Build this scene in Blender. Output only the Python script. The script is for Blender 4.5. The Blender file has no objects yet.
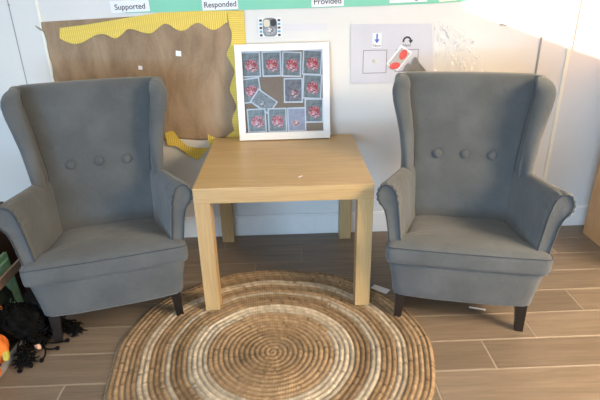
import bpy, bmesh, math, random
import numpy as np
from mathutils import Vector, Matrix
random.seed(4)
rng = np.random.default_rng(7)
S = bpy.context.scene
COL = S.collection
R = math.radians

# ------------------------------------------------------------------ camera
def make_camera():
    ya, pi_, ro = 0.02236, 0.40712, -0.02114
    cy, sy = math.cos(ya), math.sin(ya)
    w = Vector((sy*math.cos(pi_), cy*math.cos(pi_), -math.sin(pi_)))
    r = Vector((cy, -sy, 0)); u = r.cross(w)
    r2 = r*math.cos(ro) + u*math.sin(ro); u2 = -r*math.sin(ro) + u*math.cos(ro)
    cd = bpy.data.cameras.new('camera'); co = bpy.data.objects.new('camera', cd); COL.objects.link(co)
    cd.sensor_width = 36; cd.lens = 496.0/600*36; cd.clip_start = .02
    m = Matrix((r2, u2, -w)).transposed().to_4x4()
    m.translation = Vector((0.0174, -1.6627, 1.0024)); co.matrix_world = m
    S.camera = co
make_camera()
S.view_settings.view_transform = 'Standard'; S.view_settings.look = 'None'
S.view_settings.gamma = 1; S.view_settings.use_curve_mapping = False
S.view_settings.exposure = -0.15

# ------------------------------------------------------------------ light
wd = bpy.data.worlds.new('world'); S.world = wd; wd.use_nodes = True
wd.node_tree.nodes['Background'].inputs[0].default_value = (.60, .78, 1, 1)
wd.node_tree.nodes['Background'].inputs[1].default_value = 1.2

def light(name, kind, loc, direction, energy, color, **kw):
    ld = bpy.data.lights.new(name, kind); o = bpy.data.objects.new(name, ld); COL.objects.link(o)
    o.location = loc; o.rotation_euler = Vector(direction).to_track_quat('-Z', 'Y').to_euler()
    ld.energy = energy; ld.color = color
    for k, v in kw.items(): setattr(ld, k, v)
    return o
SUN = (2.0, 1.0, -.68)
light('sun', 'SUN', (-6, -4, 4), SUN, 26, (1, .80, .52), angle=R(.35))
# daylight through the rear glass doors (cool) and through the windows on the right (warm), plus a low fill and an overhead bounce fill
light('rear_daylight', 'AREA', (-1.45, -4.05, .72), (.3, 1, -.03), 92, (.50, .73, 1), shape='RECTANGLE', size=1.0, size_y=1.4)
light('low_blue_fill', 'AREA', (-.35, -4.05, .155), (.05, 1, 0), 44, (.42, .70, 1), shape='RECTANGLE', size=1.3, size_y=.25)  # added blue fill to brighten the wall under the table
light('right_daylight', 'AREA', (2.3, -1.45, 1.2), (-1.25, .95, -1.12), 50, (1, .76, .50), shape='RECTANGLE', size=1.5, size_y=1.3, spread=R(80))
light('ceiling_bounce_fill', 'AREA', (-.1, -1.7, 2.55), (0, .1, -1), 26, (1, .86, .70), shape='RECTANGLE', size=1.5, size_y=1.5)  # stands in for warm light bounced down from the ceiling

# ------------------------------------------------------------------ materials
def new_mat(name):
    m = bpy.data.materials.new(name); m.use_nodes = True
    nt = m.node_tree; return m, nt, nt.nodes['Principled BSDF']
def N(nt, t, **kw):
    n = nt.nodes.new(t)
    for k, v in kw.items(): setattr(n, k, v)
    return n
def setin(n, **kw):
    for k, v in kw.items(): n.inputs[k.replace('_', ' ')].default_value = v
def coords(nt, scale=(1, 1, 1), space='Object'):
    tc = N(nt, 'ShaderNodeTexCoord'); mp = N(nt, 'ShaderNodeMapping')
    nt.links.new(tc.outputs[space], mp.inputs[0]); mp.inputs['Scale'].default_value = scale
    return mp.outputs[0]
def ramp(nt, src, stops):
    r = N(nt, 'ShaderNodeValToRGB'); e = r.color_ramp.elements
    while len(e) < len(stops): e.new(.5)
    for el, (p, c) in zip(e, stops): el.position = p; el.color = (*c, 1)
    nt.links.new(src, r.inputs[0]); return r.outputs[0]
def noise(nt, vec, scale, detail=4, rough=.6, dist=0):
    n = N(nt, 'ShaderNodeTexNoise'); nt.links.new(vec, n.inputs['Vector'])
    n.inputs['Scale'].default_value = scale; n.inputs['Detail'].default_value = detail
    n.inputs['Roughness'].default_value = rough; n.inputs['Distortion'].default_value = dist
    return n.outputs['Fac']
def bump(nt, bsdf, h, strength, dist):
    b = N(nt, 'ShaderNodeBump'); b.inputs['Strength'].default_value = strength; b.inputs['Distance'].default_value = dist
    nt.links.new(h, b.inputs['Height']); nt.links.new(b.outputs[0], bsdf.inputs['Normal']); return b
def mix(nt, a, b, f, mode='MIX'):
    m = N(nt, 'ShaderNodeMix', data_type='RGBA', blend_type=mode)
    for s, v in ((6, a), (7, b), (0, f)):
        if isinstance(v, (int, float)): m.inputs[s].default_value = v
        elif isinstance(v, tuple): m.inputs[s].default_value = (*v, 1)
        else: nt.links.new(v, m.inputs[s])
    return m.outputs[2]
def plain(name, c, rough=.6, nz=.0, nscale=30, metallic=0, bmp=0, spec=None):
    m, nt, b = new_mat(name); b.inputs['Roughness'].default_value = rough; b.inputs['Metallic'].default_value = metallic
    if spec is not None: b.inputs['Specular IOR Level'].default_value = spec
    v = coords(nt); f = noise(nt, v, nscale)
    nt.links.new(ramp(nt, f, [(.3, tuple(x*(1-nz) for x in c)), (.7, tuple(min(1, x*(1+nz)) for x in c))]), b.inputs['Base Color'])
    if bmp: bump(nt, b, f, bmp, .002)
    return m

def fabric_mat(name, c1, c2):
    m, nt, b = new_mat(name); b.inputs['Roughness'].default_value = .9; b.inputs['Specular IOR Level'].default_value = .15
    b.inputs['Sheen Weight'].default_value = .25; b.inputs['Sheen Roughness'].default_value = .5
    v = coords(nt); f = noise(nt, v, 420, 3, .7); g = noise(nt, v, 9, 3, .5)
    c = ramp(nt, f, [(.3, c1), (.7, c2)])
    c = mix(nt, c, ramp(nt, g, [(.35, tuple(x*.86 for x in c1)), (.65, tuple(x*1.1 for x in c2))]), .35)
    nt.links.new(c, b.inputs['Base Color'])
    b1 = bump(nt, b, f, .35, .0012)
    b2 = N(nt, 'ShaderNodeBump'); b2.inputs['Strength'].default_value = .5; b2.inputs['Distance'].default_value = .008
    nt.links.new(noise(nt, v, 13, 2, .5, .6), b2.inputs['Height']); nt.links.new(b2.outputs[0], b1.inputs['Normal'])
    return m
M = {}
M['fabric'] = fabric_mat('grey_upholstery', (.070, .076, .079), (.117, .124, .127))
M['piping'] = fabric_mat('dark_piping', (.026, .034, .048), (.045, .055, .072))
M['dark_wood'] = plain('dark_leg_wood', (.014, .010, .009), .35, .2)

def wood(name, c1, c2, c3, axis, rough=.42, scale=1.0):
    m, nt, b = new_mat(name); b.inputs['Roughness'].default_value = rough
    s = [26*scale, 26*scale, 26*scale]; s[axis] = 1.6*scale
    v = coords(nt, tuple(s)); f = noise(nt, v, 1.3, 6, .62, .5)
    s2 = [150, 150, 150]; s2[axis] = 6
    g = noise(nt, coords(nt, tuple(s2)), 1.5, 3, .6)
    c = ramp(nt, f, [(.28, c1), (.5, c2), (.72, c3)])
    c = mix(nt, c, ramp(nt, g, [(.35, tuple(x*.72 for x in c1)), (.6, c3)]), .28)
    nt.links.new(c, b.inputs['Base Color']); bump(nt, b, g, .12, .0006)
    return m
OAK = ((.41, .262, .112), (.47, .312, .138), (.53, .362, .172))
M['oak_x'] = wood('oak_effect_top', *OAK, 0, .36)
M['oak_z'] = wood('oak_effect_leg', *OAK, 2, .42)
M['beech_z'] = wood('beech_panel', (.46, .25, .11), (.52, .30, .14), (.58, .34, .165), 2, .45, .6)
M['rail_wood'] = wood('pale_rail_wood', (.36, .22, .13), (.42, .27, .17), (.48, .31, .20), 0, .5)
M['brown_board'] = wood('dark_brown_board', (.050, .024, .014), (.065, .032, .018), (.08, .04, .022), 2, .55)

def wall_mat():
    m, nt, b = new_mat('painted_wall'); b.inputs['Roughness'].default_value = .55
    v = coords(nt); f = noise(nt, v, 3, 4); g = noise(nt, v, 160, 3)
    nt.links.new(ramp(nt, f, [(.3, (.68, .675, .66)), (.7, (.72, .715, .70))]), b.inputs['Base Color'])
    bump(nt, b, g, .08, .001); return m
M['wall'] = wall_mat()
M['white_trim'] = plain('white_trim', (.80, .79, .77), .35, .02)
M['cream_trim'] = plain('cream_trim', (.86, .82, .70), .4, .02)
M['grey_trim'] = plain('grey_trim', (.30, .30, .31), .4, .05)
M['room_paint'] = plain('room_paint', (.66, .62, .56), .8, .03, 4)

def floor_mat():
    m, nt, b = new_mat('wood_effect_plank'); b.inputs['Roughness'].default_value = .42
    at = N(nt, 'ShaderNodeAttribute', attribute_name='plank')
    v = coords(nt, (2.2, 30, 1))
    add = N(nt, 'ShaderNodeVectorMath', operation='ADD'); sc = N(nt, 'ShaderNodeVectorMath', operation='SCALE')
    sc.inputs['Scale'].default_value = 37.0
    nt.links.new(at.outputs['Vector'], sc.inputs[0]); nt.links.new(v, add.inputs[0]); nt.links.new(sc.outputs[0], add.inputs[1])
    f = noise(nt, add.outputs[0], 1.2, 6, .65, .8); g = noise(nt, coords(nt, (9, 190, 1)), 1, 3, .7)
    c = ramp(nt, f, [(.25, (.135, .102, .070)), (.5, (.195, .150, .107)), (.75, (.265, .208, .152))])
    c = mix(nt, c, ramp(nt, g, [(.3, (.12, .09, .066)), (.65, (.26, .205, .16))]), .3)
    hue = N(nt, 'ShaderNodeHueSaturation'); mr = N(nt, 'ShaderNodeMapRange')
    sep = N(nt, 'ShaderNodeSeparateXYZ'); nt.links.new(at.outputs['Vector'], sep.inputs[0])
    nt.links.new(sep.outputs[0], mr.inputs[0]); mr.inputs['To Min'].default_value = .88; mr.inputs['To Max'].default_value = 1.1
    nt.links.new(mr.outputs[0], hue.inputs['Value']); nt.links.new(c, hue.inputs['Color'])
    nt.links.new(hue.outputs[0], b.inputs['Base Color']); bump(nt, b, g, .1, .0006)
    return m
M['plank'] = floor_mat()
M['grout'] = plain('grout', (.31, .265, .21), .85, .08, 60)

def rug_mat():
    m, nt, b = new_mat('braided_jute'); b.inputs['Roughness'].default_value = .92; b.inputs['Specular IOR Level'].default_value = .12
    at = N(nt, 'ShaderNodeAttribute', attribute_name='Col')
    f = noise(nt, coords(nt), 520, 4, .7)
    c = mix(nt, at.outputs['Color'], ramp(nt, f, [(.3, (.45, .42, .38)), (.7, (1, 1, 1))]), .55, 'MULTIPLY')
    nt.links.new(c, b.inputs['Base Color']); bump(nt, b, f, .7, .002); return m
M['jute'] = rug_mat()
def hessian_mat():
    m, nt, b = new_mat('hessian_sacking'); b.inputs['Roughness'].default_value = .95; b.inputs['Specular IOR Level'].default_value = .1
    v = coords(nt); f = noise(nt, coords(nt, (300, 1, 900)), 1, 3, .7); g = noise(nt, coords(nt, (900, 1, 260)), 1, 3, .7); h = noise(nt, coords(nt, (9, 1, 3.2)), 1.6, 5, .6, .4)
    c = ramp(nt, h, [(.34, (.30, .215, .145)), (.5, (.38, .275, .185)), (.68, (.47, .35, .24))])
    c = mix(nt, c, ramp(nt, f, [(.35, (.7, .68, .65)), (.65, (1, 1, 1))]), .6, 'MULTIPLY')
    c = mix(nt, c, ramp(nt, g, [(.35, (.75, .73, .7)), (.65, (1, 1, 1))]), .5, 'MULTIPLY')
    nt.links.new(c, b.inputs['Base Color']); bump(nt, b, f, .4, .001); return m
M['hessian'] = hessian_mat()
def ribbed(name, c1, c2, axis):
    m, nt, b = new_mat(name); b.inputs['Roughness'].default_value = .6
    wv = N(nt, 'ShaderNodeTexWave', wave_type='BANDS', bands_direction=axis); nt.links.new(coords(nt), wv.inputs['Vector'])
    wv.inputs['Scale'].default_value = 42; wv.inputs['Distortion'].default_value = .3
    nt.links.new(ramp(nt, wv.outputs['Fac'], [(.2, c1), (.8, c2)]), b.inputs['Base Color']); bump(nt, b, wv.outputs['Fac'], .6, .002); return m
M['yellow_v'] = ribbed('yellow_corrugated_card', (.72, .52, .08), (.84, .65, .14), 'X')
M['yellow_h'] = ribbed('yellow_corrugated_card_side', (.72, .52, .08), (.84, .65, .14), 'Z')
M['green'] = plain('mint_backing_paper', (.22, .60, .44), .6, .04, 6)
M['paper'] = plain('white_paper', (.80, .81, .84), .5, .02, 8)
M['ink'] = plain('ink', (.03, .03, .035), .6)
M['lav_paper'] = plain('pale_lavender_sheet', (.60, .60, .66), .28, .04, 6)
M['blue'] = plain('blue_print', (.05, .12, .50), .5)
M['box_line'] = plain('grey_line', (.17, .17, .20), .5)
M['red'] = plain('red_print', (.68, .10, .09), .5, .15, 60)
M['grey_card'] = plain('mid_grey_card', (.20, .20, .20), .6, .2, 40)
M['tack'] = plain('sticky_tack', (.66, .62, .50), .6)
M['frame_white'] = plain('white_frame', (.82, .82, .82), .35, .02)
M['backing_brown'] = plain('brown_backing', (.34, .24, .175), .9, .1, 200)
def glass(name, rough=.03, tint=(1, 1, 1), fac=.9):
    m, nt, b = new_mat(name); nt.nodes.remove(b)
    out = nt.nodes['Material Output']; tr = N(nt, 'ShaderNodeBsdfTransparent'); gl = N(nt, 'ShaderNodeBsdfGlossy'); ms = N(nt, 'ShaderNodeMixShader')
    tr.inputs[0].default_value = (*tint, 1); gl.inputs['Roughness'].default_value = rough
    fr = N(nt, 'ShaderNodeFresnel'); fr.inputs[0].default_value = 1.5; nt.links.new(fr.outputs[0], ms.inputs[0])
    nt.links.new(tr.outputs[0], ms.inputs[1]); nt.links.new(gl.outputs[0], ms.inputs[2]); nt.links.new(ms.outputs[0], out.inputs[0]); return m
M['glass'] = glass('clear_pane')
def plastic():
    m, nt, b = new_mat('clear_crinkled_plastic'); out = nt.nodes['Material Output']
    b.inputs['Base Color'].default_value = (.95, .95, .95, 1); b.inputs['Roughness'].default_value = .18; b.inputs['Specular IOR Level'].default_value = .9
    tr = N(nt, 'ShaderNodeBsdfTransparent'); ms = N(nt, 'ShaderNodeMixShader'); tr.inputs[0].default_value = (.985, .985, .985, 1)
    f = noise(nt, coords(nt, (26, 1, 10)), 1, 3, .6, 1.2)
    sub = N(nt, 'ShaderNodeMath', operation='SUBTRACT'); nt.links.new(f, sub.inputs[0]); sub.inputs[1].default_value = .5
    ab = N(nt, 'ShaderNodeMath', operation='ABSOLUTE'); nt.links.new(sub.outputs[0], ab.inputs[0])
    rp = N(nt, 'ShaderNodeValToRGB'); e = rp.color_ramp.elements
    e[0].position = .0; e[0].color = (.9, .9, .9, 1); e[1].position = .022; e[1].color = (.10, .10, .10, 1)  # crinkle highlights painted as thin white streaks along noise ridges
    nt.links.new(ab.outputs[0], rp.inputs[0]); nt.links.new(rp.outputs[0], ms.inputs[0])
    bump(nt, b, f, 1, .012)
    nt.links.new(tr.outputs[0], ms.inputs[1]); nt.links.new(b.outputs[0], ms.inputs[2]); nt.links.new(ms.outputs[0], out.inputs[0]); return m
M['plastic'] = plastic()
def print_mat(name, bg1, bg2, blob, cx, cz, r, dens=.5, extra=None):
    """a small photographic print: mottled ground with a cluster of coloured dots round (cx, cz)"""
    m, nt, b = new_mat(name); b.inputs['Roughness'].default_value = .3
    v = coords(nt); f = noise(nt, v, 60, 4, .7)
    base = ramp(nt, f, [(.3, bg1), (.7, bg2)])
    vo = N(nt, 'ShaderNodeTexVoronoi'); nt.links.new(v, vo.inputs['Vector']); vo.inputs['Scale'].default_value = 190
    sp = N(nt, 'ShaderNodeSeparateColor'); nt.links.new(vo.outputs['Color'], sp.inputs[0])
    col = ramp(nt, sp.outputs[0], [(.25, tuple(x*.4 for x in blob)), (.45, blob), (.7, extra or (.75, .30, .32)), (.95, (.75, .65, .65))])
    d = N(nt, 'ShaderNodeVectorMath', operation='DISTANCE'); nt.links.new(v, d.inputs[0]); d.inputs[1].default_value = (cx, 0, cz)
    nz = N(nt, 'ShaderNodeMath', operation='MULTIPLY_ADD'); nt.links.new(f, nz.inputs[0]); nz.inputs[1].default_value = r*1.2; nt.links.new(d.outputs['Value'], nz.inputs[2])
    lt = N(nt, 'ShaderNodeMath', operation='LESS_THAN'); nt.links.new(nz.outputs[0], lt.inputs[0]); lt.inputs[1].default_value = r*1.55
    nt.links.new(mix(nt, base, col, lt.outputs[0]), b.inputs['Base Color']); return m
M['print_a'] = print_mat('photo_print_red_blooms', (.10, .11, .11), (.36, .39, .38), (.80, .10, .11), .002, -.004, .024)
M['print_b'] = print_mat('photo_print_shelves', (.10, .08, .08), (.34, .33, .36), (.40, .10, .10), .004, -.012, .016)
M['print_c'] = print_mat('photo_print_pale', (.30, .28, .36), (.50, .48, .58), (.65, .14, .10), -.004, -.014, .013, extra=(.8, .35, .15))
M['print_d'] = print_mat('photo_print_room', (.16, .16, .16), (.42, .42, .42), (.12, .12, .12), 0, -.01, .012, extra=(.5, .45, .42))
M['tray_grey'] = plain('grey_tray', (.065, .07, .08), .7, .2, 60)
M['black_fluff'] = plain('black_fluff', (.006, .006, .006), 1, .3, 200, spec=.1)
M['orange_plush'] = plain('orange_plush', (.75, .19, .025), .9, .2, 60, bmp=.5)
M['olive_plush'] = plain('yellow_green_plush', (.45, .40, .06), .9, .2, 60)
M['pink_plush'] = plain('pale_pink', (.72, .48, .40), .7, .1)
M['book_green'] = plain('green_book_cover', (.14, .52, .20), .35, .35, 22)
M['book_dark'] = plain('dark_animal_print', (.02, .03, .025), .4)
M['book_mint'] = plain('mint_book_cover', (.42, .74, .46), .4, .2, 30)
M['book_blue'] = plain('blue_book_print', (.12, .34, .46), .4, .1)
M['pages'] = plain('book_pages', (.52, .44, .33), .8, .1, 90)

# ------------------------------------------------------------------ helpers
def link(name, me, m=None, parent=None):
    o = bpy.data.objects.new(name, me); COL.objects.link(o)
    if m is not None:
        for mm in (m if isinstance(m, (list, tuple)) else [m]): me.materials.append(mm)
    if parent is not None: o.parent = parent
    return o
def obj(name, bm, m, parent=None, smooth=False, bev=0, seg=2):
    if bev:
        bmesh.ops.bevel(bm, geom=[e for e in bm.edges], offset=bev, segments=seg, affect='EDGES', profile=.6)
    bmesh.ops.recalc_face_normals(bm, faces=bm.faces)
    me = bpy.data.meshes.new(name); bm.to_mesh(me); bm.free()
    if smooth:
        for p in me.polygons: p.use_smooth = True
    return link(name, me, m, parent)
def tag(o, label, cat, group=None, kind=None):
    o['label'] = label; o['category'] = cat
    if group: o['group'] = group
    if kind: o['kind'] = kind
    return o
def thing(name, label, cat, loc=(0, 0, 0), rz=0, group=None):
    o = bpy.data.objects.new(name, None); COL.objects.link(o); o.empty_display_size = .05
    o.location = loc; o.rotation_euler = (0, 0, rz); return tag(o, label, cat, group)
def struct(name, bm, m, **k):
    o = obj(name, bm, m, **k); o['kind'] = 'structure'; return o
def box(bm, x0, x1, y0, y1, z0, z1, mat=None):
    vs = [bm.verts.new(p) for p in ((x0,y0,z0),(x1,y0,z0),(x1,y1,z0),(x0,y1,z0),(x0,y0,z1),(x1,y0,z1),(x1,y1,z1),(x0,y1,z1))]
    for f in ((0,3,2,1),(4,5,6,7),(0,1,5,4),(1,2,6,5),(2,3,7,6),(3,0,4,7)):
        bm.faces.new([vs[i] for i in f])
    if mat is not None: bmesh.ops.transform(bm, matrix=mat, verts=vs)
    return vs
def B(*a, mat=None):
    bm = bmesh.new(); box(bm, *a, mat=mat); return bm
def tube(bm, pts, r, n=8, closed=False):
    pts = [Vector(p) for p in pts]; rings = []; L = len(pts)
    rr = r if hasattr(r, '__len__') else [r]*L
    up = Vector((0, 0, 1))
    for i, p in enumerate(pts):
        a = pts[i-1] if (i or closed) else p; b = pts[(i+1) % L] if (i < L-1 or closed) else p
        t = (b-a).normalized() if (b-a).length > 1e-9 else Vector((0,0,1))
        s = t.cross(up)
        if s.length < .1: s = t.cross(Vector((1, 0, 0)))
        s.normalize(); q = s.cross(t)
        rings.append([bm.verts.new(p + (s*math.cos(k*2*math.pi/n) + q*math.sin(k*2*math.pi/n))*rr[i]) for k in range(n)])
    for i in range(L if closed else L-1):
        A, C = rings[i], rings[(i+1) % L]
        for k in range(n): bm.faces.new((A[k], A[(k+1) % n], C[(k+1) % n], C[k]))
    if not closed:
        bm.faces.new(rings[0][::-1]); bm.faces.new(rings[-1])
def loft(bm, rings):
    V = [[bm.verts.new(p) for p in r] for r in rings]; n = len(V[0])
    for A, C in zip(V, V[1:]):
        for k in range(n): bm.faces.new((A[k], A[(k+1) % n], C[(k+1) % n], C[k]))
    bm.faces.new(V[0][::-1]); bm.faces.new(V[-1])
def resample(pts, n):
    """closed 2D/3D curve to n even points"""
    P = np.array(pts, float); P = np.vstack([P, P[:1]])
    d = np.r_[0, np.cumsum(np.linalg.norm(np.diff(P, axis=0), axis=1))]
    s = np.linspace(0, d[-1], n, endpoint=False)
    return np.stack([np.interp(s, d, P[:, i]) for i in range(P.shape[1])], 1)
def round_poly(pts, r, seg=5):
    """round the corners of a closed 2D polygon (r may be per corner)"""
    out = []; n = len(pts)
    rr = r if hasattr(r, '__len__') else [r]*n
    for i in range(n):
        p = np.array(pts[i], float); a = np.array(pts[i-1], float)-p; b = np.array(pts[(i+1) % n], float)-p
        la, lb = np.linalg.norm(a), np.linalg.norm(b); d = min(rr[i], la*.49, lb*.49)
        A = p+a/la*d; C = p+b/lb*d
        for k in range(seg+1):
            t = k/seg; out.append((1-t)**2*A+2*t*(1-t)*p+t*t*C)
    return np.array(out)
def catmull(pts, sub=6, closed=True):
    P = np.array(pts, float); n = len(P); out = []
    for i in range(n if closed else n-1):
        if closed: p0, p1, p2, p3 = P[i-1], P[i], P[(i+1) % n], P[(i+2) % n]
        else: p0, p1, p2, p3 = P[max(i-1, 0)], P[i], P[i+1], P[min(i+2, n-1)]
        for k in range(sub):
            t = k/sub
            out.append(.5*((2*p1)+(-p0+p2)*t+(2*p0-5*p1+4*p2-p3)*t*t+(-p0+3*p1-3*p2+p3)*t**3))
    if not closed: out.append(P[-1])
    return np.array(out)
def sheet(name, pts, y, m, parent=None, th=.0008, holes=None, y_fn=None):
    """a thin flat sheet hung on a wall: outline in (x, z), front face at y"""
    bm = bmesh.new()
    f = [bm.verts.new((x, y, z)) for x, z in pts]; b = [bm.verts.new((x, y+th, z)) for x, z in pts]; n = len(pts)
    tri = __import__('mathutils').geometry.tessellate_polygon([[Vector((x, z, 0)) for x, z in pts]])
    for a_, b_, c_ in tri:
        bm.faces.new((f[a_], f[b_], f[c_])); bm.faces.new((b[c_], b[b_], b[a_]))
    for i in range(n): bm.faces.new((f[i], b[i], b[(i+1) % n], f[(i+1) % n]))
    return obj(name, bm, m, parent)
def text_mesh(name, body, size, loc, rot, m, parent=None, ext=.0003, bold=0):
    cu = bpy.data.curves.new(name, 'FONT'); cu.body = body; cu.size = size; cu.align_x = 'CENTER'; cu.align_y = 'CENTER'; cu.extrude = ext; cu.offset = bold
    tmp = bpy.data.objects.new('tmp', cu); COL.objects.link(tmp)
    dg = bpy.context.evaluated_depsgraph_get(); me = bpy.data.meshes.new_from_object(tmp.evaluated_get(dg))
    bpy.data.objects.remove(tmp); me.name = name
    me.transform(Matrix.Translation(loc) @ Matrix.Rotation(rot[1], 4, 'Y') @ Matrix.Rotation(R(90), 4, 'X'))
    me.materials.clear()
    return link(name, me, m, parent)
def children(o): return [c for c in bpy.data.objects if c.parent == o]
def copy_tree(o, parent=None):
    c = o.copy(); COL.objects.link(c); c.parent = parent
    for ch in children(o): copy_tree(ch, c)
    return c

# ------------------------------------------------------------------ the room
W = .295                                     # face of the back wall
XL, XR, YR, ZC = -2.0, 2.4, -4.2, 2.65
# floor: grout bed with planks laid on it
def floor():
    vs, fs, at = [], [], []
    def slab(x0, x1, y0, y1, z, a):
        i = len(vs); b = .0012
        vs.extend([(x0,y0,z-.001),(x1,y0,z-.001),(x1,y1,z-.001),(x0,y1,z-.001),(x0+b,y0+b,z),(x1-b,y0+b,z),(x1-b,y1-b,z),(x0+b,y1-b,z)])
        fs.extend([(i+4,i+5,i+6,i+7),(i,i+1,i+5,i+4),(i+1,i+2,i+6,i+5),(i+2,i+3,i+7,i+6),(i+3,i,i+4,i+7)]); at.extend([a]*8)
    seam = {0: .06, 1: -.125, 2: -.31, 3: .98, 4: .762, 5: .589, 6: -.62, 7: .2, 8: -.3, 9: .5}
    P = .126; g = .0022; L = 1.02
    k = -1
    while .046+.126-P*k > YR:
        y1 = .172-P*k; y0 = y1-P; sx = seam.get(k, random.uniform(-.5, .5))
        s0 = sx - L*math.ceil((sx-XL)/L)
        x = s0
        while x < XR:
            a, b = max(x, XL-.05), min(x+L, XR+.05)
            if b-a > .02: slab(a+g, b-g, max(y0, YR-.05)+g, min(y1, .33)-g, 0, (random.random(), random.random(), random.random()))
            x += L
        k += 1
    me = bpy.data.meshes.new('floor')
    i = len(vs); vs.extend([(XL-.05,YR-.05,-.0009),(XR+.05,YR-.05,-.0009),(XR+.05,.34,-.0009),(XL-.05,.34,-.0009)]); at.extend([(0,0,0)]*4); fs.append((i,i+1,i+2,i+3))
    i = len(vs); vs.extend([(XL-.05,YR-.05,-.05),(XR+.05,YR-.05,-.05),(XR+.05,.34,-.05),(XL-.05,.34,-.05)]); at.extend([(0,0,0)]*4); fs.append((i+3,i+2,i+1,i))
    me.from_pydata(vs, [], fs)
    a = me.attributes.new('plank', 'FLOAT_VECTOR', 'POINT'); a.data.foreach_set('vector', np.array(at, 'f').ravel())
    o = link('floor', me, [M['plank'], M['grout']]); o['kind'] = 'structure'
    me.polygons[len(fs)-1].material_index = 1; me.polygons[len(fs)-2].material_index = 1
floor()
struct('wall_back', B(XL-.1, XR+.1, W, W+.12, -.05, ZC+.1), M['wall'])
def wall_left():
    bm = bmesh.new(); x0, x1 = XL-.1, XL
    # clerestory window z 1.826.., made-up slit for the rug sun patch at z .69-.78
    ya, yb = -1.05, -2.1; la, lb = -1.655, -1.80; lz0, lz1 = .712, .772
    box(bm, x0, x1, YR, .42, -.05, lz0)
    box(bm, x0, x1, YR, lb, lz0, lz1); box(bm, x0, x1, la, .42, lz0, lz1)
    box(bm, x0, x1, YR, .42, lz1, 1.826)
    box(bm, x0, x1, YR, yb, 1.826, 2.45); box(bm, x0, x1, ya, .42, 1.826, 2.45)
    box(bm, x0, x1, YR, .42, 2.45, ZC+.1)
    # thin the reveal so the low sun gets through
    bmesh.ops.transform(bm, matrix=Matrix.Translation((XL, 0, 0)) @ Matrix.Diagonal((.08, 1, 1, 1)) @ Matrix.Translation((-XL, 0, 0)), verts=bm.verts)
    struct('wall_left', bm, M['room_paint'])
wall_left()
m_, nt_, b_ = new_mat('sun_dimmer_tint'); nt_.nodes.remove(b_); t_ = N(nt_, 'ShaderNodeBsdfTransparent'); t_.inputs[0].default_value = (.16, .155, .15, 1)
nt_.links.new(t_.outputs[0], nt_.nodes['Material Output'].inputs[0])
struct('sun_dimmer', B(XL-.006, XL-.003, -1.80, -1.655, .712, .772), m_)  # unseen pane added to dim the sun patch on the rug
struct('wall_right', B(XR, XR+.1, YR, .42, -.05, ZC+.1), M['room_paint'])
struct('wall_rear', B(XL-.1, XR+.1, YR-.1, YR, -.05, ZC+.1), M['room_paint'])
struct('ceiling', B(XL-.1, XR+.1, YR-.1, .42, ZC, ZC+.1), M['room_paint'])
bm = bmesh.new(); box(bm, XL, XR, .285, W+.002, 0, .088); box(bm, XL, XR, .288, W+.002, .088, .094)
struct('baseboard_back', bm, M['white_trim'])
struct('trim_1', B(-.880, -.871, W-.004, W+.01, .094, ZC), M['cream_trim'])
struct('shadow_line', B(.993, 1.000, W-.003, W+.01, .094, .806), M['grey_trim'])  # dark strip standing in for the shadow line at the board's right edge
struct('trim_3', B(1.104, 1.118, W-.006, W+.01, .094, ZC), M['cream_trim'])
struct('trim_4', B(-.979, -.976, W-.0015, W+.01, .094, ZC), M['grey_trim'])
def screw(x, z, label):
    bm = bmesh.new(); bmesh.ops.create_cone(bm, cap_ends=True, segments=14, radius1=.004, radius2=.003, depth=.002, matrix=Matrix.Translation((x, W-.001, z)) @ Matrix.Rotation(R(90), 4, 'X'))
    tag(obj('wall_screw', bm, M['grey_trim']), label, 'screw')
screw(-.977, .960, 'small grey screw head in the pale wall panel at upper left')
def hook():
    bm = bmesh.new(); tube(bm, [(.830, W-.002, .853), (.838, W-.006, .855), (.848, W-.006, .852), (.852, W-.002, .850)], .0025, 8)
    tag(obj('wall_hook', bm, M['grey_trim'], smooth=True), 'small grey hook stuck on the wall above the right armchair', 'hook')
hook()

# wooden cupboard at the right edge
c = thing('cupboard', 'tall beech-coloured wooden cupboard side at the right edge of the picture', 'cupboard', (1.28, 0, 0))
obj('side_panel', B(0, .02, -.16, .215, 0, 1.1, mat=None), M['beech_z'], c)
obj('body', B(.0205, .42, -.155, .213, .03, 1.095), M['beech_z'], c)
obj('plinth', B(.03, .41, -.14, .20, 0, .03), M['dark_wood'], c)

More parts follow.
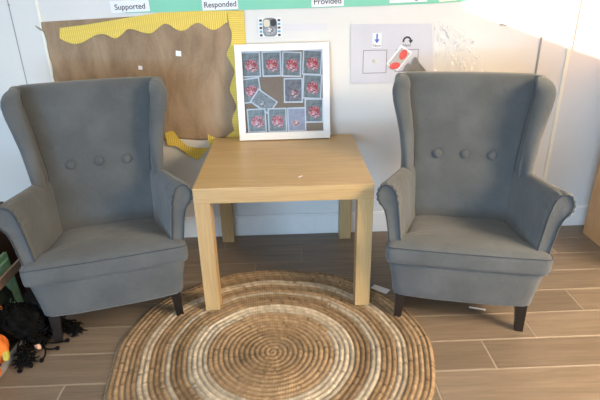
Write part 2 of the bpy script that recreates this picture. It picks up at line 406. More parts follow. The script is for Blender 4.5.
# ------------------------------------------------------------------ rug
def rug():
    NR, NT = 31, 2600
    Rr = .474; pitch = Rr/NR; SUB = 6
    nr = NR*SUB
    th = np.linspace(0, 2*np.pi, NT, endpoint=False)
    rad = (np.arange(nr+1)/SUB)*pitch
    wob = .012*np.exp(-((th-.47)/.22)**2)+.010*np.exp(-((th-2.5)/.25)**2)+.004*np.sin(3*th+.6)+.004*np.sin(7*th+1)+.0025*np.sin(13*th)
    T, Rd = np.meshgrid(th, rad)
    # coil index along the spiral
    sp = Rd/pitch + T/(2*np.pi)
    coil = np.floor(sp); v = (sp-coil)*2-1
    s = coil*0 + T*np.maximum(Rd, .01)
    Ls = .0082
    nst = np.maximum(1, np.round(2*np.pi*(coil+.5)*pitch/Ls))          # stitches round one coil
    ph = T/(2*np.pi)*nst
    br = np.abs(np.sin(np.pi*(ph + .55*np.abs(v))))
    prof = np.sqrt(np.clip(1-v**2*.96, 0, 1))
    z = .0012 + .0100*prof*(.82+.18*br)
    edge = np.clip((NR-Rd/pitch)/1.0, 0, 1); z = z*(.15+.85*np.minimum(1, edge*1.5))
    wr = 1+wob[None, :]*(Rd/Rr)/Rr
    X = Rd*wr*np.cos(T); Y = Rd*wr*np.sin(T)
    z += .0012*np.sin(X*37)*np.sin(Y*31)
    # colours per coil
    jute = np.array((.40, .285, .175)); dark = np.array((.23, .155, .09)); cream = np.array((.62, .55, .44)); mid = np.array((.43, .29, .15))
    rn = (Rd*wr)/Rr*.468 + .0
    c0 = np.zeros(X.shape+(3,)); c0[:] = jute
    cr = (coil+.5)*pitch - (T/(2*np.pi))*pitch                       # true radius of the coil centre here
    def band(a, b, c, k=1.0):
        msk = ((cr >= a) & (cr < b))[..., None]; c0[:] = np.where(msk, c0*(1-k)+c*k, c0)
    band(0, .085, jute*.62+dark*.38); band(.085, .115, dark, .65); band(.115, .185, jute)
    band(.190, .246, cream, .88); band(.262, .292, dark, .35); band(.296, .316, cream, .95); band(.33, .36, dark, .4)
    band(.362, .392, cream, .6); band(.40, .42, dark, .3)
    ct = rng.normal(1, .17, NR+3)
    c0 = c0*np.clip(ct[coil.astype(int)], .72, 1.25)[..., None]
    c0 = c0*(1-.22*(np.abs(v) > .70))[..., None]              # groove shade painted in: coil edges darkened
    # stitch to stitch variation
    key = (np.floor(ph + .55*np.abs(v)).astype(int)*73 + coil.astype(int)*131) % 4093
    tab = rng.normal(1, .075, 4093); tab2 = rng.random(4093)
    k1 = np.clip(tab[key], .55, 1.5)[..., None]; c0 = c0*k1
    run = np.sin(T*(coil+3)*1.7+coil*2.1)*np.sin(T*(coil+2)*.9+coil*5.3)
    c0 = c0*(1+.16*run)[..., None]
    dk = ((tab2[key] < .03) & (np.abs(v) < .75))[..., None]; c0 = np.where(dk, c0*.62, c0)
    big = 1+.10*np.sin(X*14+1)*np.sin(Y*11+2); c0 = np.clip(c0*big[..., None], 0, 1)
    V = np.stack([X, Y, z], -1).reshape(-1, 3); Cc = c0.reshape(-1, 3)
    n0 = len(V)
    idx = np.arange((nr+1)*NT).reshape(nr+1, NT)
    a = idx[:-1]; b = idx[1:]
    F = np.stack([a, b, np.roll(b, -1, 1), np.roll(a, -1, 1)], -1).reshape(-1, 4)
    Bv = np.stack([V.reshape(nr+1, NT, 3)[-1, :, 0], V.reshape(nr+1, NT, 3)[-1, :, 1], np.full(NT, .0003)], -1)
    V = np.vstack([V, Bv]); Cc = np.vstack([Cc, Cc[-NT:]])
    e = idx[-1]; g = np.arange(n0, n0+NT)
    F2 = np.stack([e, g, np.roll(g, -1), np.roll(e, -1)], -1)
    me = bpy.data.meshes.new('round_rug'); me.from_pydata(V.tolist(), [], np.vstack([F, F2]).tolist() + [list(map(int, g[::-1]))])
    ca = me.color_attributes.new('Col', 'FLOAT_COLOR', 'POINT')
    ca.data.foreach_set('color', np.c_[Cc, np.ones(len(Cc))].astype('f').ravel())
    for p in me.polygons: p.use_smooth = True
    t = thing('round_rug', 'round braided jute rug with cream rings lying under the wooden table', 'rug', (-.049, -.487, 0))
    link('braid', me, M['jute'], t)
    lm = Matrix.Translation((.378, .307, .009)) @ Matrix.Rotation(R(-38), 4, 'Z')
    o = obj('care_label', B(-.031, .031, -.015, .015, 0, .0008, mat=lm), M['paper'], t); o['label'] = 'white fabric care label on rug edge'
rug()

# ------------------------------------------------------------------ table
def table():
    t = thing('side_table', 'square oak-effect side table between the two grey armchairs', 'table')
    obj('table_top', B(-.275, .275, -.275, .275, .40, .45), M['oak_x'], t, bev=.0018)
    for sx in (-1, 1):
        for sy in (-1, 1):
            x0, x1 = sorted((sx*.275, sx*.225)); y0, y1 = sorted((sy*.275, sy*.225))
            z0 = .0105 if sy < 0 else 0
            obj('leg', B(x0+.0005, x1-.0005, y0+.0005, y1-.0005, z0, .40), M['oak_z'], t, bev=.0015)
    bm = bmesh.new(); vs = [(0.045, -.200), (.058, -.188), (.062, -.190), (.056, -.197), (.048, -.205)]
    f = [bm.verts.new((x, y, .4502)) for x, y in vs]; g = [bm.verts.new((x, y, .4510)) for x, y in vs]
    bm.faces.new(g); bm.faces.new(f[::-1])
    for i in range(5): bm.faces.new((f[i], f[(i+1) % 5], g[(i+1) % 5], g[i]))
    tag(obj('paper_scrap', bm, M['paper']), 'tiny white paper scrap on the wooden table top', 'paper')
table()

# ------------------------------------------------------------------ armchair
def armchair():
    root = thing('wing_armchair', 'grey wingback armchair on the left, beside the books, its lower front bluish', 'armchair')
    # --- base
    def base_ring(z, f, b, wf, wb, n=96):
        poly = [(-wf, f+.012), (-wf*.55, f), (wf*.55, f), (wf, f+.012), (wb, b), (-wb, b)]
        P = resample(round_poly(poly, [.022, .08, .08, .022, .04, .04], 6), n)
        return [(x, y, z) for x, y in P]
    bm = bmesh.new()
    rs = [(.096, -.018, .40, .198, .158), (.0965, -.026, .41, .206, .165), (.105, -.031, .415, .210, .168), (.15, -.035, .425, .215, .175),
          (.19, -.039, .43, .222, .182), (.215, -.042, .435, .226, .184), (.222, -.040, .435, .225, .184), (.226, -.034, .43, .222, .180)]
    loft(bm, [base_ring(*r) for r in rs]); obj('base', bm, M['fabric'], root, smooth=True)
    bm = bmesh.new()
    pr = base_ring(.2235, -.0425, .435, .227, .185); fr = [p for p in pr if p[1] < .30]
    fr.sort(key=lambda p: math.atan2(p[0], -(p[1]-.2)))
    tube(bm, fr, .0022, 6); obj('piping', bm, M['piping'], root, smooth=True)
    # --- T shaped seat cushion
    T = [(-.236, -.046), (0, -.053), (.236, -.046), (.234, .014), (.185, .030), (.158, .22), (.155, .30), (-.155, .30), (-.158, .22), (-.185, .030), (-.234, .014)]
    Tr = resample(round_poly(T, [.016, .1, .016, .02, .03, .05, .02, .02, .05, .03, .02], 5), 120)
    cx = np.array((0, .11))
    def tring(z, k, crown=0):
        P = cx+(Tr-cx)*k
        return [(x, y, z - .10*max(0, y-.0)*1.0*(1 if z > .25 else 0)) for x, y in P]
    bm = bmesh.new()
    loft(bm, [tring(.222, .95), tring(.226, .985), tring(.236, .998), tring(.262, 1.0), tring(.272, .996), tring(.2785, .985), tring(.284, .95),
              tring(.289, .88), tring(.293, .75), tring(.296, .55), tring(.298, .3), tring(.2985, .08)])
    obj('seat_cushion', bm, M['fabric'], root, smooth=True)
    bm = bmesh.new()
    pr = [p for p in tring(.2772, .993) if p[1] < .028]; pr.sort(key=lambda p: p[0] if p[1] < -.03 else (p[0]+math.copysign(p[1]+.03, p[0])))
    tube(bm, pr, .0018, 6); obj('piping', bm, M['piping'], root, smooth=True)
    # --- back, reclined
    def zmap(z): return z-.018*min(1, max(0, (z-.45)/.2))
    def yb(z): return .220+(z-.265)*.30+.02*max(0, (z-.3))**2
    zs = np.r_[.235, np.linspace(.25, .70, 40), .712, .722, .730, .736, .7395]
    buttons = [(-.088, .476), (0, .478), (.088, .476)]
    bm = bmesh.new(); rings = []
    for i, z in enumerate(zs):
        w = np.interp(z, [.24, .40, .60, .74], [.165, .176, .204, .221]); th = np.interp(z, [.24, .74], [.14, .075])
        k = 0
        if z > .70: k = 1-math.sqrt(max(0, 1-((z-.70)/.0402)**2))
        f = yb(z); b = f+th; ins = k*.03
        poly = [(-w+ins*.4, f+ins), (0, f-.010+ins), (w-ins*.4, f+ins), (w-ins*.4, b-ins), (-w+ins*.4, b-ins)]
        P = resample(round_poly(poly, [.012, .2, .012, .03, .03], 6), 150)
        ring = []
        for x, y in P:
            zz = zmap(z) + (.004*(1-(x/w)**2) if z > .5 else 0)*min(1, max(0, (z-.5)/.2))
            if y < f+.012:
                for bx, bz in buttons:
                    d2 = (x-bx)**2+(z-bz)**2; y += .0075*math.exp(-d2/(.017**2))
            ring.append((x, y, zz))
        rings.append(ring)
    loft(bm, rings); back = obj('backrest', bm, M['fabric'], root, smooth=True)
    for bx, bz in buttons:
        bm = bmesh.new(); bmesh.ops.create_uvsphere(bm, u_segments=24, v_segments=14, radius=.0155)
        bmesh.ops.transform(bm, matrix=Matrix.Translation((bx, yb(bz)-.0055, bz)) @ Matrix.Rotation(R(-17), 4, 'X') @ Matrix.Diagonal((1, .48, 1, 1)), verts=bm.verts)
        obj('button', bm, M['fabric'], back, smooth=True)
        bm = bmesh.new(); rr = [(bx+.0155*math.cos(a), yb(bz)-.0055+.0155*math.sin(a)*.30, bz+.0150*math.sin(a)) for a in np.linspace(0, 2*math.pi, 28, endpoint=False)]
    # --- wings
    for s in (1, -1):
        zz = np.r_[np.linspace(.33, .70, 44), .708, .715, .721, .7255, .7285, .730]
        rings = []
        for z in zz:
            xi = np.interp(z, [.33, .42, .46, .6, .68, .73], [.176, .174, .175, .196, .213, .215])
            zt = [.33, .40, .44, .50, .56, .62, .66, .69, .72, .735]
            xo = catint(z, zt, [.200, .201, .203, .208, .217, .232, .243, .248, .245, .237])
            yf = catint(z, zt, [.260, .215, .196, .200, .216, .234, .248, .258, .276, .30])
            y0 = yb(z); k = 0
            if z > .70: k = 1-math.sqrt(max(0, 1-((z-.70)/.0305)**2))
            fl = (xo-xi); tk = float(np.interp(z, [.44, .54, .66], [.036, .044, .056]))
            poly = [(xi-.022, y0+.05), (xi-.012, y0-.004), (xi-.006+fl*.05, (y0+yf)/2+.01), (xo-tk, yf+.016), (xo-tk*.68, yf-.001), (xo-.012, yf-.002), (xo, yf+.018),
                    (xo-.004, yf+.06), (xi+.032, y0+.045), (xi+.026, y0+.085), (xi-.010, y0+.088)]
            P = resample(catmull(poly, 6), 90); c = P.mean(0)
            P = c+(P-c)*(1-k*.75)
            out = []
            for x, y in P:
                # gathers round the top outer roll
                a = math.exp(-((z-.70)/.05)**2) if z < .70 else 1
                w_ = max(0, min(1, (x-xo+.04)/.03))*max(0, min(1, (yf+.06-y)/.05))
                x += .0016*a*w_*math.cos(y*420+z*200)
                out.append((s*x, y, zmap(z)+.010*min(1, max(0, (z-.5)/.2))))
            rings.append(out if s > 0 else out[::-1])
        bm = bmesh.new(); loft(bm, rings); wg = obj('wing', bm, M['fabric'], root, smooth=True)
        # seam line where the wing meets the back
        bm = bmesh.new()
        tube(bm, [(s*(np.interp(z, [.33, .42, .46, .6, .68, .73], [.176, .174, .175, .196, .213, .215])-.0135), yb(z)-.0035, zmap(z)) for z in np.linspace(.42, .722, 30)], .0016, 6)
        obj('piping', bm, M['piping'], wg, smooth=True)
    # --- rolled arms
    prof = [(.180, .236), (.190, .290), (.197, .350), (.203, .400), (.209, .435), (.219, .457), (.236, .467), (.252, .466), (.264, .455), (.271, .437),
            (.270, .418), (.264, .405), (.257, .398), (.248, .385), (.240, .355), (.233, .310), (.227, .265), (.224, .236)]
    PC = resample(catmull(prof, 6), 140)
    cen = PC.mean(0)
    for s in (1, -1):
        rings = []
        ys = [-.0135, -.0155, -.0155, -.013, -.006] + list(np.linspace(.002, .33, 46))
        ins = [.80, .90, .955, .985, .997] + [1]*46
        # inset towards the medial line instead of the centroid
        for y, k in zip(ys, ins):
            t = max(0, y)/.33
            P = []
            for j, (x, z) in enumerate(PC):
                mx = np.interp(z, [.236, .30, .36, .40, .43, .47], [.202, .212, .219, .226, .238, .245])
                mz = z if z < .40 else .43+(z-.43)*.35
                px = mx+(x-mx)*k; pz = mz+(z-mz)*k if z > .40 else z
                hs = max(0, min(1, (z-.39)/.02))
                # gathers fanning over the scroll near the front
                ang = math.atan2(z-.432, x-.243)
                g = math.exp(-(max(0, y)/.028)**2)*hs*(1 if k > .95 else .4)
                rr_ = 1+.055*g*math.cos(ang*12)
                px = .243+(px-.243)*rr_ if hs > 0 else px; pz = .432+(pz-.432)*rr_ if hs > 0 else pz
                # taper to the back
                shift = -.066*t; roll = 1-.35*t
                px2 = .205+(px-.205)*roll+shift; pz2 = .236+(pz-.236)*(1-.14*t)
                yy = y + .05*(pz-.236)*(1-t)*.35
                P.append((s*px2, yy, pz2))
            rings.append(P if s > 0 else P[::-1])
        bm = bmesh.new(); loft(bm, rings[::-1] if False else rings); ar = obj('armrest', bm, M['fabric'], root, smooth=True)
        # piping outlining the front face of the arm
        bm = bmesh.new()
        line = []
        for j in range(0, 140, 2):
            x, z = PC[j]
            if z < .262: continue
            k = .93
            mx = np.interp(z, [.236, .30, .36, .40, .43, .47], [.202, .212, .219, .226, .238, .245]); mz = z if z < .40 else .43+(z-.43)*.35
            px = mx+(x-mx)*(k-.12); pz = mz+(z-mz)*(k-.05) if z > .40 else z
            line.append((s*px, -.0168+.0175*(pz-.236), pz))
        tube(bm, line, .0021, 6); obj('piping', bm, M['piping'], ar, smooth=True)
    # --- legs
    for sx in (-1, 1):
        for fy, lx in ((0, .187), (.385, .150)):
            bm = bmesh.new(); r = []
            for z, h in ((0, .0115), (.02, .0122), (.115, .0165)):
                dy = (0 if fy == 0 else (.115-z)*.12)
                cxx = sx*(lx-(z)*.06)
                r.append([(cxx+a*h, fy+dy+b*h, z) for a, b in ((-1, -1), (1, -1), (1, 1), (-1, 1))])
            loft(bm, r); obj('leg', bm, M['dark_wood'], root, bev=.001)
    return root
def catint(z, zs, vs):
    return float(np.interp(z, zs, vs))
lc = armchair()
lc.location = (-.539, -.332, 0); lc.rotation_euler = (0, 0, R(16.3))
rc = copy_tree(lc); rc['label'] = 'lighter grey wingback armchair on the right, below the plastic sheet, near the cupboard'
rc.location = (.540, -.371, 0); rc.rotation_euler = (0, 0, R(-13.4))
lc['group'] = rc['group'] = 'wingback armchairs either side of the table'

# ------------------------------------------------------------------ wall display
def hessian():
    # gently rippled sheet of sacking
    nx, nz = 90, 60; V = []; F = []
    x0, x1, z0, z1 = -.872, -.150, .441, .900
    for j in range(nz+1):
        for i in range(nx+1):
            u, v = i/nx, j/nz
            x = x0+(x1-x0)*u; zt = z1+.026*min(1, u*1.0); zb = z0+.004*math.sin(u*23)
            z = zb+(zt-zb)*v
            if i == 0: x += .012*(1-v)*.8+.003*math.sin(v*31)
            y = .2935-.0028*abs(math.sin(u*9+v*1.4)*math.cos(v*6-u*3))-.0010*math.sin(u*31+v*3)**2
            V.append((x, y-.0006, z))
    for j in range(nz):
        for i in range(nx):
            a = j*(nx+1)+i; F.append((a, a+1, a+nx+2, a+nx+1))
    me = bpy.data.meshes.new('hessian_sheet'); me.from_pydata(V, [], F)
    for p in me.polygons: p.use_smooth = True
    o = link('hessian_sheet', me, M['hessian']); md = o.modifiers.new('th', 'SOLIDIFY'); md.thickness = .0006; md.offset = -1
    t = thing('hessian_panel', 'brown hessian sheet pinned to the wall behind the left armchair', 'fabric panel', (0, 0, 0)); o.name = 'sacking'; o.parent = t
    th = bmesh.new(); tube(th, [(-.865, .291, .868), (-.883, .2915, .876), (-.897, .292, .887)], [.004, .003, .0012], 6)
    obj('loose_thread', th, M['hessian'], t, smooth=True)
hessian()
top = [(-.809,.878),(-.709,.888),(-.604,.902),(-.522,.913),(-.437,.923),(-.291,.926),(-.192,.925)]
scal = [(-.192,.884),(-.201,.882),(-.225,.866),(-.249,.859),(-.272,.868),(-.295,.884),(-.319,.881),(-.345,.864),(-.368,.859),(-.388,.866),(-.406,.880),(-.428,.884),(-.455,.866),(-.480,.852),(-.510,.856),(-.537,.866),(-.563,.868),(-.585,.852),(-.608,.838),(-.625,.840),(-.642,.850),(-.660,.854),(-.684,.850),(-.706,.840),(-.735,.826),(-.766,.821),(-.795,.829),(-.817,.842)]
sc2 = [tuple(p) for p in catmull(scal, 3, closed=False)]
tag(sheet('card_border', top+sc2, .2880, M['yellow_v']), 'long yellow scalloped corrugated border strip along the top of the hessian', 'border')
rightb = [(-.192,.9245),(-.130,.924),(-.131,.784),(-.131,.594),(-.142,.419),(-.187,.42)]
rs_ = [(-.196,.463),(-.203,.508),(-.196,.54),(-.182,.568),(-.190,.60),(-.203,.635),(-.194,.67),(-.180,.704),(-.190,.735),(-.205,.768),(-.197,.79),(-.186,.811),(-.180,.846),(-.187,.870)]
tag(sheet('card_border', rightb+[tuple(p) for p in catmull(rs_, 3, closed=False)], .2868, M['yellow_h']), 'vertical yellow scalloped border strip beside the white photo frame', 'border')
b1 = [(-.475,.472),(-.455,.479),(-.439,.478),(-.428,.457),(-.416,.44),(-.389,.414),(-.352,.406),(-.319,.405),(-.298,.412),(-.354,.356),(-.38,.368),(-.408,.39),(-.433,.415),(-.472,.42)]
tag(sheet('card_border', b1, .2855, M['yellow_v']), 'torn yellow border piece hanging loose below the hessian by the left armchair', 'border')
b2 = [(-.306,.463),(-.290,.452),(-.274,.446),(-.255,.444),(-.235,.446),(-.215,.462),(-.200,.473),(-.1885,.478),(-.1885,.42),(-.25,.405),(-.278,.425),(-.298,.412),(-.306,.429)]
tag(sheet('card_border', b2, .2870, M['yellow_v']), 'yellow scalloped border scrap between the table top and the hessian corner', 'border')
for x, z, h, lab in ((-.386, .778, .011, 'larger white paper scrap stuck near the middle of the hessian'), (-.536, .729, .008, 'smaller white paper scrap stuck on the hessian left of the larger one')):
    tag(sheet('paper_scrap', [(x-h, z-h*.8), (x+h*.9, z-h), (x+h, z+h*.7), (x-h*.8, z+h)], .2868, M['paper']), lab, 'paper scrap')
# green strip and word cards
gs = [(-.569,.924),(-.30,.926),(0,.9265),(.30,.929),(.595,.934),(.700,.939),(.79,.958),(.86,1.0),(.86,1.14),(-.56,1.14),(-.548,1.0),(-.53,.94)]
tag(sheet('backing_paper', gs, .2925, M['green']), 'mint green backing paper strip along the top of the wall', 'backing paper')
def word_card(x0, x1, z0, word, rot, lab, size=.034):
    cx = (x0+x1)/2; h = .040; t = thing('word_card', lab, 'word card', (cx, .2895, z0+h/2)); t.rotation_euler = (0, rot, 0)
    obj('card', B(-(x1-x0)/2, (x1-x0)/2, 0, .0008, -h/2, h/2), M['paper'], t)
    text_mesh('lettering', word, size, Vector((0, -.0004, -.002)), (0, 0), M['ink'], t, bold=.00025)
word_card(-.613, -.472, .927, 'Supported', R(-1.5), 'white card reading Supported on the green strip', .0265)
word_card(-.281, -.150, .928, 'Responded', R(-1.2), 'white card reading Responded on the green strip', .0265)
word_card(.118, .237, .931, 'Provided', R(-1), 'white card reading Provided, cut off at the top edge', .0285)
word_card(.405, .545, .9395, 'Encouraged', R(-1), 'white card reading Encouraged, barely visible at the top edge', .0255)
tag(sheet('paper_scrap', [(.590,.939),(.655,.942),(.655,.99),(.590,.99)], .2905, M['cream_trim']), 'cream paper scrap at the right end of the green strip', 'paper scrap')
# little photo of a plate and the strip beside it
pc = thing('picture_card', 'small card with a picture of a food tray above the white frame', 'picture card', (-.037, .289, .864))
obj('card', B(-.043, .043, 0, .0008, -.034, .034), M['paper'], pc)
for sx in (-1, 1):
    for k in range(5):
        obj('blue_check', B(sx*.034-.005, sx*.034+.005, -.0006, .0002, -.032+k*.013, -.024+k*.013), M['book_blue'] if k % 2 else M['ink'], pc)
def disc(name, cx, cz, rx, rz, y, m, parent, n=28, rot=0, th=.0006, sup=2.0):
    pts = []
    for k in range(n):
        a = 2*math.pi*k/n; ca, sa = math.cos(a), math.sin(a)
        x = rx*math.copysign(abs(ca)**(2/sup), ca); z = rz*math.copysign(abs(sa)**(2/sup), sa)
        pts.append((cx+x*math.cos(rot)-z*math.sin(rot), cz+x*math.sin(rot)+z*math.cos(rot)))
    return sheet(name, pts, y, m, parent, th)
disc('tray_print', 0, 0, .027, .033, -.0006, M['grey_card'], pc, sup=4)
disc('tray_print', -.012, .014, .012, .013, -.0012, M['tack'], pc, sup=3)
disc('food_print', .013, .016, .011, .012, -.0012, M['ink'], pc, sup=3)
disc('tray_print', 0, -.014, .023, .013, -.0012, M['print_d'], pc, sup=3)
tag(sheet('tape_strip', [(.010,.848),(.176,.848),(.176,.874),(.010,.874)], .2935, plain('pale_grey_tape', (.66, .65, .68), .3)), 'pale grey tape strip on the wall above the white frame', 'tape')
# laminated sheet with arrows
po = thing('laminated_sheet', 'pale lavender laminated sheet with two arrows above empty boxes on the wall', 'poster', (0, 0, 0))
sheet('page', [(.265,.868),(.570,.864),(.594,.644),(.271,.649)], .2910, M['lav_paper'], po)
def outline(name, x0, x1, z0, z1, w, y, m, parent):
    bm = bmesh.new()
    for a in ((x0, x1, z0, z0+w), (x0, x1, z1-w, z1), (x0, x0+w, z0+w, z1-w), (x1-w, x1, z0+w, z1-w)):
        box(bm, a[0], a[1], y, y+.0008, a[2], a[3])
    return obj(name, bm, m, parent)
outline('box_outline', .314, .406, .686, .773, .0022, .2903, M['box_line'], po)
outline('box_outline', .440, .527, .690, .773, .0022, .2903, M['box_line'], po)
sheet('arrow_card', [(.348,.835),(.382,.835),(.382,.782),(.348,.782)], .2900, M['paper'], po)
sheet('arrow', [(.362,.832),(.368,.832),(.368,.812),(.375,.812),(.365,.797),(.355,.812),(.362,.812)], .2894, M['blue'], po)
text_mesh('lettering', 'Now', .015, Vector((.365, .2893, .789)), (0, 0), M['ink'], po)
sheet('arrow_card', [(.455,.828),(.507,.828),(.507,.779),(.455,.779)], .2900, M['lav_paper'], po)
arc = []
for k in range(15):
    a = R(195-k*13); arc.append((.480+.0175*math.cos(a), .803+.0175*math.sin(a)))
inn = [(.480+.0105*(p[0]-.480)/.0175, .803+.0105*(p[1]-.803)/.0175) for p in arc]
ex, ez = arc[-1]
sheet('arrow', arc+[(ex+.006, ez+.001), ((arc[-1][0]+inn[-1][0])/2+.001, ez-.014), (inn[-1][0]-.006, inn[-1][1]+.001)]+inn[::-1], .2894, M['ink'], po)
text_mesh('lettering', 'Next', .015, Vector((.480, .2893, .788)), (0, 0), M['ink'], po)
bm = bmesh.new(); bmesh.ops.create_icosphere(bm, subdivisions=3, radius=1)
for v in bm.verts: v.co *= 1+.15*math.sin(v.co.x*5+v.co.z*4)
bmesh.ops.transform(bm, matrix=Matrix.Translation((.358, .288, .733)) @ Matrix.Rotation(R(25), 4, 'Y') @ Matrix.Diagonal((.0085, .0035, .0062, 1)), verts=bm.verts)
tag(obj('sticky_tack', bm, M['tack'], smooth=True), 'cream blob of sticky tack in the left box of the laminated sheet', 'sticky tack')
cd = thing('symbol_card', 'tilted white card with two red ovals stuck over the laminated sheet', 'card', (0, 0, 0))
sheet('card', [(.404,.720),(.458,.790),(.503,.761),(.448,.692)], .2878, M['paper'], cd, .001)
sheet('print_ground', [(.412,.720),(.460,.780),(.495,.758),(.448,.700)], .2873, plain('card_grey', (.46, .44, .43), .5), cd, .0006)
disc('red_oval', .468, .754, .020, .014, .2866, M['red'], cd, rot=R(62))
disc('red_oval', .438, .713, .021, .0125, .2866, M['red'], cd, rot=R(12))
tag(sheet('folded_card', [(.470,.692),(.478,.712),(.488,.722),(.500,.716),(.512,.744),(.520,.742),(.532,.722),(.562,.690)], .2858, M['grey_card']), 'grey folded paper scrap beside the red oval card above the chair', 'paper scrap')
# crinkled clear plastic
def plastic_sheet():
    V, F, nx, nz = [], [], 60, 60
    L = lambda v: .575+.020*(1-v)
    for j in range(nz+1):
        for i in range(nx+1):
            u, v = i/nx, j/nz
            x0 = L(v); x1 = np.interp(v, [0, .35, .6, .85, 1], [.785, .765, .735, .690, .640])
            x = x0+(x1-x0)*u+.004*math.sin(v*40)*u; z = .660+.205*v+.008*math.sin(u*7)*v
            d = .006+.012*u*(1-.2*v)
            y = .290-abs(d*(.5+.5*math.sin(u*17+v*6+2*math.sin(v*9)))+.003*math.sin(u*50+v*31)*u)
            V.append((x, y-.001, z))
    for j in range(nz):
        for i in range(nx):
            a = j*(nx+1)+i; F.append((a, a+1, a+nx+2, a+nx+1))
    me = bpy.data.meshes.new('plastic_wallet'); me.from_pydata(V, [], F)
    o = link('plastic_wallet', me, M['plastic']); tag(o, 'crumpled clear plastic wallet hanging on the wall above the right armchair', 'plastic wallet')
plastic_sheet()

# ------------------------------------------------------------------ picture frame on the table
def picture_frame():
    t = thing('photo_frame', 'large white box frame holding small photo prints, propped on the table', 'photo frame', (.006, .2125, .4537))
    t.rotation_euler = (R(-8.2), R(-.3), 0)
    w, h, b, d = .177, .358, .026, .0225
    bm = bmesh.new()
    box(bm, -w, w, 0, d, 0, b*1.1); box(bm, -w, w, 0, d, h-b, h); box(bm, -w, -w+b, 0, d, b*1.1, h-b); box(bm, w-b, w, 0, d, b*1.1, h-b)
    obj('frame', bm, M['frame_white'], t, bev=.0012)
    iw, z0, z1 = w-b, b*1.1, h-b
    obj('backing_board', B(-iw-.001, iw+.001, .0195, .0222, z0-.001, z1+.001), M['backing_brown'], t)
    obj('glass_pane', B(-iw-.001, iw+.001, .006, .0075, z0-.001, z1+.001), M['glass'], t)
    IW, IH = 2*iw, z1-z0
    prints = [(.105, .155, 0, 'a'), (.365, .155, 0, 'a'), (.617, .165, -3, 'a'), (.875, .150, -4, 'a'), (.095, .470, 6, 'a'), (.245, .615, -36, 'd'),
              (.627, .485, -1, 'b'), (.868, .445, -4, 'a'), (.885, .745, -1, 'a'), (.145, .850, 1, 'a'), (.410, .850, 0, 'a'), (.660, .850, 0, 'c')]
    for i, (u, v, rot, k) in enumerate(prints):
        pw, ph = (.0365, .0465) if k != 'd' else (.045, .031)
        m4 = Matrix.Translation((-iw+u*IW, .0185-.0009*i*.6, z1-v*IH)) @ Matrix.Rotation(R(-rot), 4, 'Y')
        p = obj('photo_print', B(-pw, pw, 0, .0005, -ph, ph), M['paper'], t); p.matrix_local = m4
        q = obj('picture', B(-pw+.0048, pw-.0048, -.0003, 0, -ph+.0055, ph-.005), M['print_'+k], p)
picture_frame()

# ------------------------------------------------------------------ papers on the floor
tag(obj('paper_strip', B(-.026, .026, -.004, .004, 0, .0006, mat=Matrix.Translation((.634, -.300, .0001)) @ Matrix.Rotation(R(-20), 4, 'Z')), M['paper']), 'thin white paper strip on the floor under the right armchair', 'paper')

# ------------------------------------------------------------------ book unit at the left edge
def book_unit():
    t = thing('book_display_unit', 'low dark brown book unit with a grey tray at the left picture edge', 'book unit', (-.82, -.42, 0))
    obj('tray_floor', B(-.12, -.004, -.45, .31, 0, .012), M['tray_grey'], t)
    obj('tray_lip', B(-.0035, .0035, -.45, .31, 0, .024), M['grey_trim'], t)
    obj('back_panel', B(-.136, -.121, -.45, .31, 0, .36), M['brown_board'], t)
    obj('end_panel', B(-.120, -.028, .296, .31, .012, .26), M['brown_board'], t)
    obj('rail', B(-.041, -.033, -.45, .295, .186, .216), M['rail_wood'], t, bev=.002)
book_unit()
def book(x, y, z, rz, w, h, th, cov, lab, tilt=-8, deco=None):
    t = thing('picture_book', lab, 'book', (x, y, z), group='picture books in the book unit'); t.rotation_euler = (R(tilt), 0, rz)
    bm = bmesh.new(); box(bm, -w, 0, 0, .0015, 0, h); obj('cover', bm, cov, t)
    bm = bmesh.new(); box(bm, -w, 0, th-.0015, th, 0, h); obj('cover', bm, cov, t)
    obj('pages', B(-w+.001, -.003, .0015, th-.0015, .003, h-.003), M['pages'], t)
    if deco: deco(t)
    return t
def deco1(t):
    bl = [(x+.0, z+.045) for x, z in [(-.035,.035),(-.035,.07),(-.045,.085),(-.055,.108),(-.075,.114),(-.10,.10),(-.13,.09),(-.16,.06),(-.16,.035),(-.11,.035),(-.09,.05),(-.07,.048),(-.05,.055),(-.045,.035)]]
    sheet('animal_print', bl, -.0006, M['book_dark'], t, .0006)
    disc('blue_print', -.055, .020, .022, .013, -.0006, M['book_blue'], t)
    sheet('pale_band', [(-.2,.15),(-.006,.15),(-.006,.18),(-.2,.18)], -.0006, M['book_mint'], t, .0006)
Q = R(90)
book(-.872, -.262, .0125, Q, .20, .212, .008, M['book_mint'], 'mint green picture book with a black animal, front of the row', tilt=-3, deco=deco1)
book(-.884, -.240, .0125, Q, .20, .204, .010, M['book_green'], 'dark green picture book directly behind the mint one', tilt=-3)
book(-.898, -.218, .0125, Q, .20, .216, .009, M['book_mint'], 'pale green picture book at the back of the row', tilt=-3)

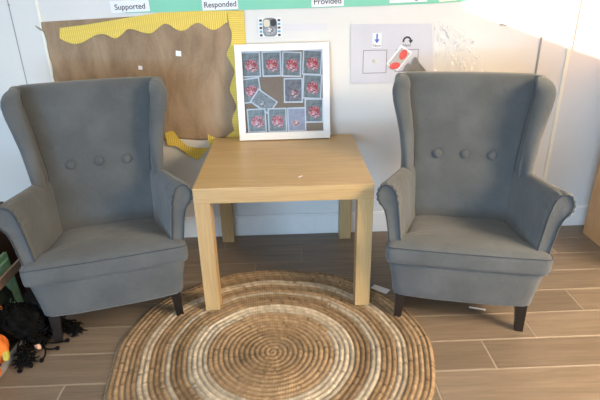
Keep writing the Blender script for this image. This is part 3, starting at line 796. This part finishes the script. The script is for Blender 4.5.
# soft toys
def black_toy():
    t = thing('black_spider_toy', 'black fluffy toy with long dangling string legs on the floor by the chair', 'soft toy', (-.77, -.44, 0))
    r = np.random.default_rng(3)
    bm = bmesh.new(); bmesh.ops.create_icosphere(bm, subdivisions=5, radius=1)
    for v in bm.verts:
        c = v.co.copy()
        n = math.sin(c.x*9+c.y*5)*math.sin(c.z*8+c.x*4)*.10+math.sin(c.x*23+c.z*19)*math.sin(c.y*21)*.07+r.normal()*.02
        v.co = Vector((c.x*.080, c.y*.058, max(c.z, -.9)*.052+.052))*(1)
        v.co.x *= 1+n; v.co.y *= 1+n; v.co.z *= 1+n*.6
        if v.co.z < .001: v.co.z = .001
    bmesh.ops.transform(bm, matrix=Matrix.Translation((-.058, .045, .026)), verts=bm.verts)
    body = obj('body', bm, M['black_fluff'], t, smooth=True)
    # shaggy strands
    bm = bmesh.new()
    for k in range(260):
        a = r.uniform(0, 1); p = Vector((-.02+.035*a+r.normal()*.012, .06+r.normal()*.025, r.uniform(.004, .075-.02*a)))
        q = p+Vector(r.normal(0, .008, 3)); q2 = q+Vector(r.normal(0, .006, 3)); q.z = max(q.z, .004); q2.z = max(q2.z, .003)
        tube(bm, [p, q, q2], [.0040, .0034, .0010], 5)
    for k in range(420):
        a = r.uniform(0, 2*math.pi); e = r.uniform(-.1, 1.4)
        n = Vector((math.cos(a)*math.cos(e), math.sin(a)*math.cos(e), math.sin(e)))
        p = Vector((n.x*.074-.058, n.y*.052+.045, n.z*.044+.082)); q = p+n*r.uniform(.002, .007)+Vector(r.normal(0, .006, 3)); q2 = q+Vector((n.x*.006, n.y*.006, -.014))+Vector(r.normal(0, .004, 3))
        q.z = max(q.z, .004); q2.z = max(q2.z, .003)
        tube(bm, [p, q, q2], [.0022, .0016, .0006], 4)
    f = obj('shaggy_fur', bm, M['black_fluff'], t); f['kind'] = 'stuff'
    def leg(pts, r0=.0032):
        bm = bmesh.new(); P = catmull(pts, 5, closed=False); tube(bm, [tuple(p) for p in P], r0, 8)
        e = Vector(pts[-1]); b2 = bmesh.ops.create_icosphere(bm, subdivisions=2, radius=.0068)
        bmesh.ops.transform(bm, matrix=Matrix.Translation(e), verts=b2['verts'])
        obj('leg', bm, M['black_fluff'], t, smooth=True)
    def fl(px, py, z=.007): return (px+.77, py+.44, z)
    leg([(.0, .03, .06), fl(-.745, -.415, .02), fl(-.715, -.408), fl(-.685, -.400, .008)], .0026)
    leg([(.0, .02, .05), fl(-.752, -.428, .012), fl(-.725, -.438), fl(-.702, -.434)], .0026)
    leg([(-.01, .01, .05), fl(-.755, -.430, .018), fl(-.735, -.440, .014), fl(-.726, -.465), fl(-.726, -.487)], .0026)
    leg([(-.02, .0, .05), fl(-.785, -.460, .025), fl(-.762, -.485, .012), fl(-.748, -.508)], .0026)
    leg([(-.03, .0, .05), fl(-.800, -.465, .035), fl(-.785, -.50, .012), fl(-.770, -.528)], .0026)
    # clump of strands lying past the chair leg
    bm = bmesh.new()
    for k in range(260):
        a = r.uniform(0, 1); c = Vector((.010+a*.090, .132+r.normal()*.012-.050*a, .006+abs(r.normal())*.010*(1.2-a)))
        q = c+Vector((r.normal()*.010+.006, r.normal()*.010, r.normal()*.004)); q.z = max(q.z, .003); c.z = max(c.z, .003)
        tube(bm, [c, (c+q)/2+Vector((0, 0, .003)), q], [.0028, .0026, .0012], 5)
    f = obj('tail_clump', bm, M['black_fluff'], t); f['kind'] = 'stuff'
    bm = bmesh.new()
    for k in range(200):
        a = r.uniform(0, 1); c = Vector((-.015+r.normal()*.010+a*.015, -.02-a*.050, .008+abs(r.normal())*.012*(1.3-a)))
        q = c+Vector((r.normal()*.010, r.normal()*.010, r.normal()*.004)); q.z = max(q.z, .003); c.z = max(c.z, .003)
        tube(bm, [c, (c+q)/2+Vector((0, 0, .003)), q], [.0028, .0026, .0012], 5)
    f = obj('front_clump', bm, M['black_fluff'], t); f['kind'] = 'stuff'
    bm = bmesh.new(); bmesh.ops.create_icosphere(bm, subdivisions=3, radius=1)
    for v in bm.verts: v.co *= 1+.12*math.sin(v.co.x*4+v.co.z*3)
    bmesh.ops.transform(bm, matrix=Matrix.Translation(fl(-.757, -.436, .016)) @ Matrix.Rotation(R(30), 4, 'Y') @ Matrix.Diagonal((.011, .008, .0075, 1)), verts=bm.verts)
    o = obj('pink_nose', bm, M['pink_plush'], t, smooth=True); o['label'] = 'small pale pink bobble'
black_toy()
def orange_toy():
    t = thing('orange_soft_toy', 'bright orange soft toy with a yellow-green edge in the grey tray', 'soft toy', (-.856, -.505, .0125))
    bm = bmesh.new(); bmesh.ops.create_icosphere(bm, subdivisions=4, radius=1)
    for v in bm.verts:
        a = math.atan2(v.co.y, v.co.x); k = 1+.10*math.cos(a*7)
        v.co = Vector((v.co.x*.052*k, v.co.y*.048*k, v.co.z*.050+.050))
    obj('body', bm, M['orange_plush'], t, smooth=True)
    bm = bmesh.new(); tube(bm, catmull([(.02, -.03, .03), (.038, -.05, .018), (.046, -.066, .012)], 4, closed=False).tolist(), [.014]*6+[.012, .010, .006], 10)
    obj('foot', bm, M['orange_plush'], t, smooth=True)
    bm = bmesh.new(); tube(bm, catmull([(.030, .01, .055), (.050, -.006, .045), (.056, -.022, .030)], 4, closed=False).tolist(), [.010]*6+[.009, .007, .004], 10)
    o = obj('leaf_trim', bm, M['olive_plush'], t, smooth=True); o['label'] = 'yellow-green trim'
orange_toy()
def ring_toy():
    t = thing('bracelet', 'thin orange beaded loop resting on the black fluffy toy', 'bracelet', (-.880, -.400, .118))
    bm = bmesh.new()
    pts = [(.026*math.cos(a), .010*math.sin(a), .020*math.sin(a)) for a in np.linspace(-1.8, 2.0, 20)]
    tube(bm, pts, .0035, 8); obj('loop', bm, M['orange_plush'], t, smooth=True)
    bm = bmesh.new(); bmesh.ops.create_uvsphere(bm, u_segments=10, v_segments=8, radius=.005, matrix=Matrix.Translation(pts[-4])); obj('bead', bm, M['book_mint'], t, smooth=True)
ring_toy()
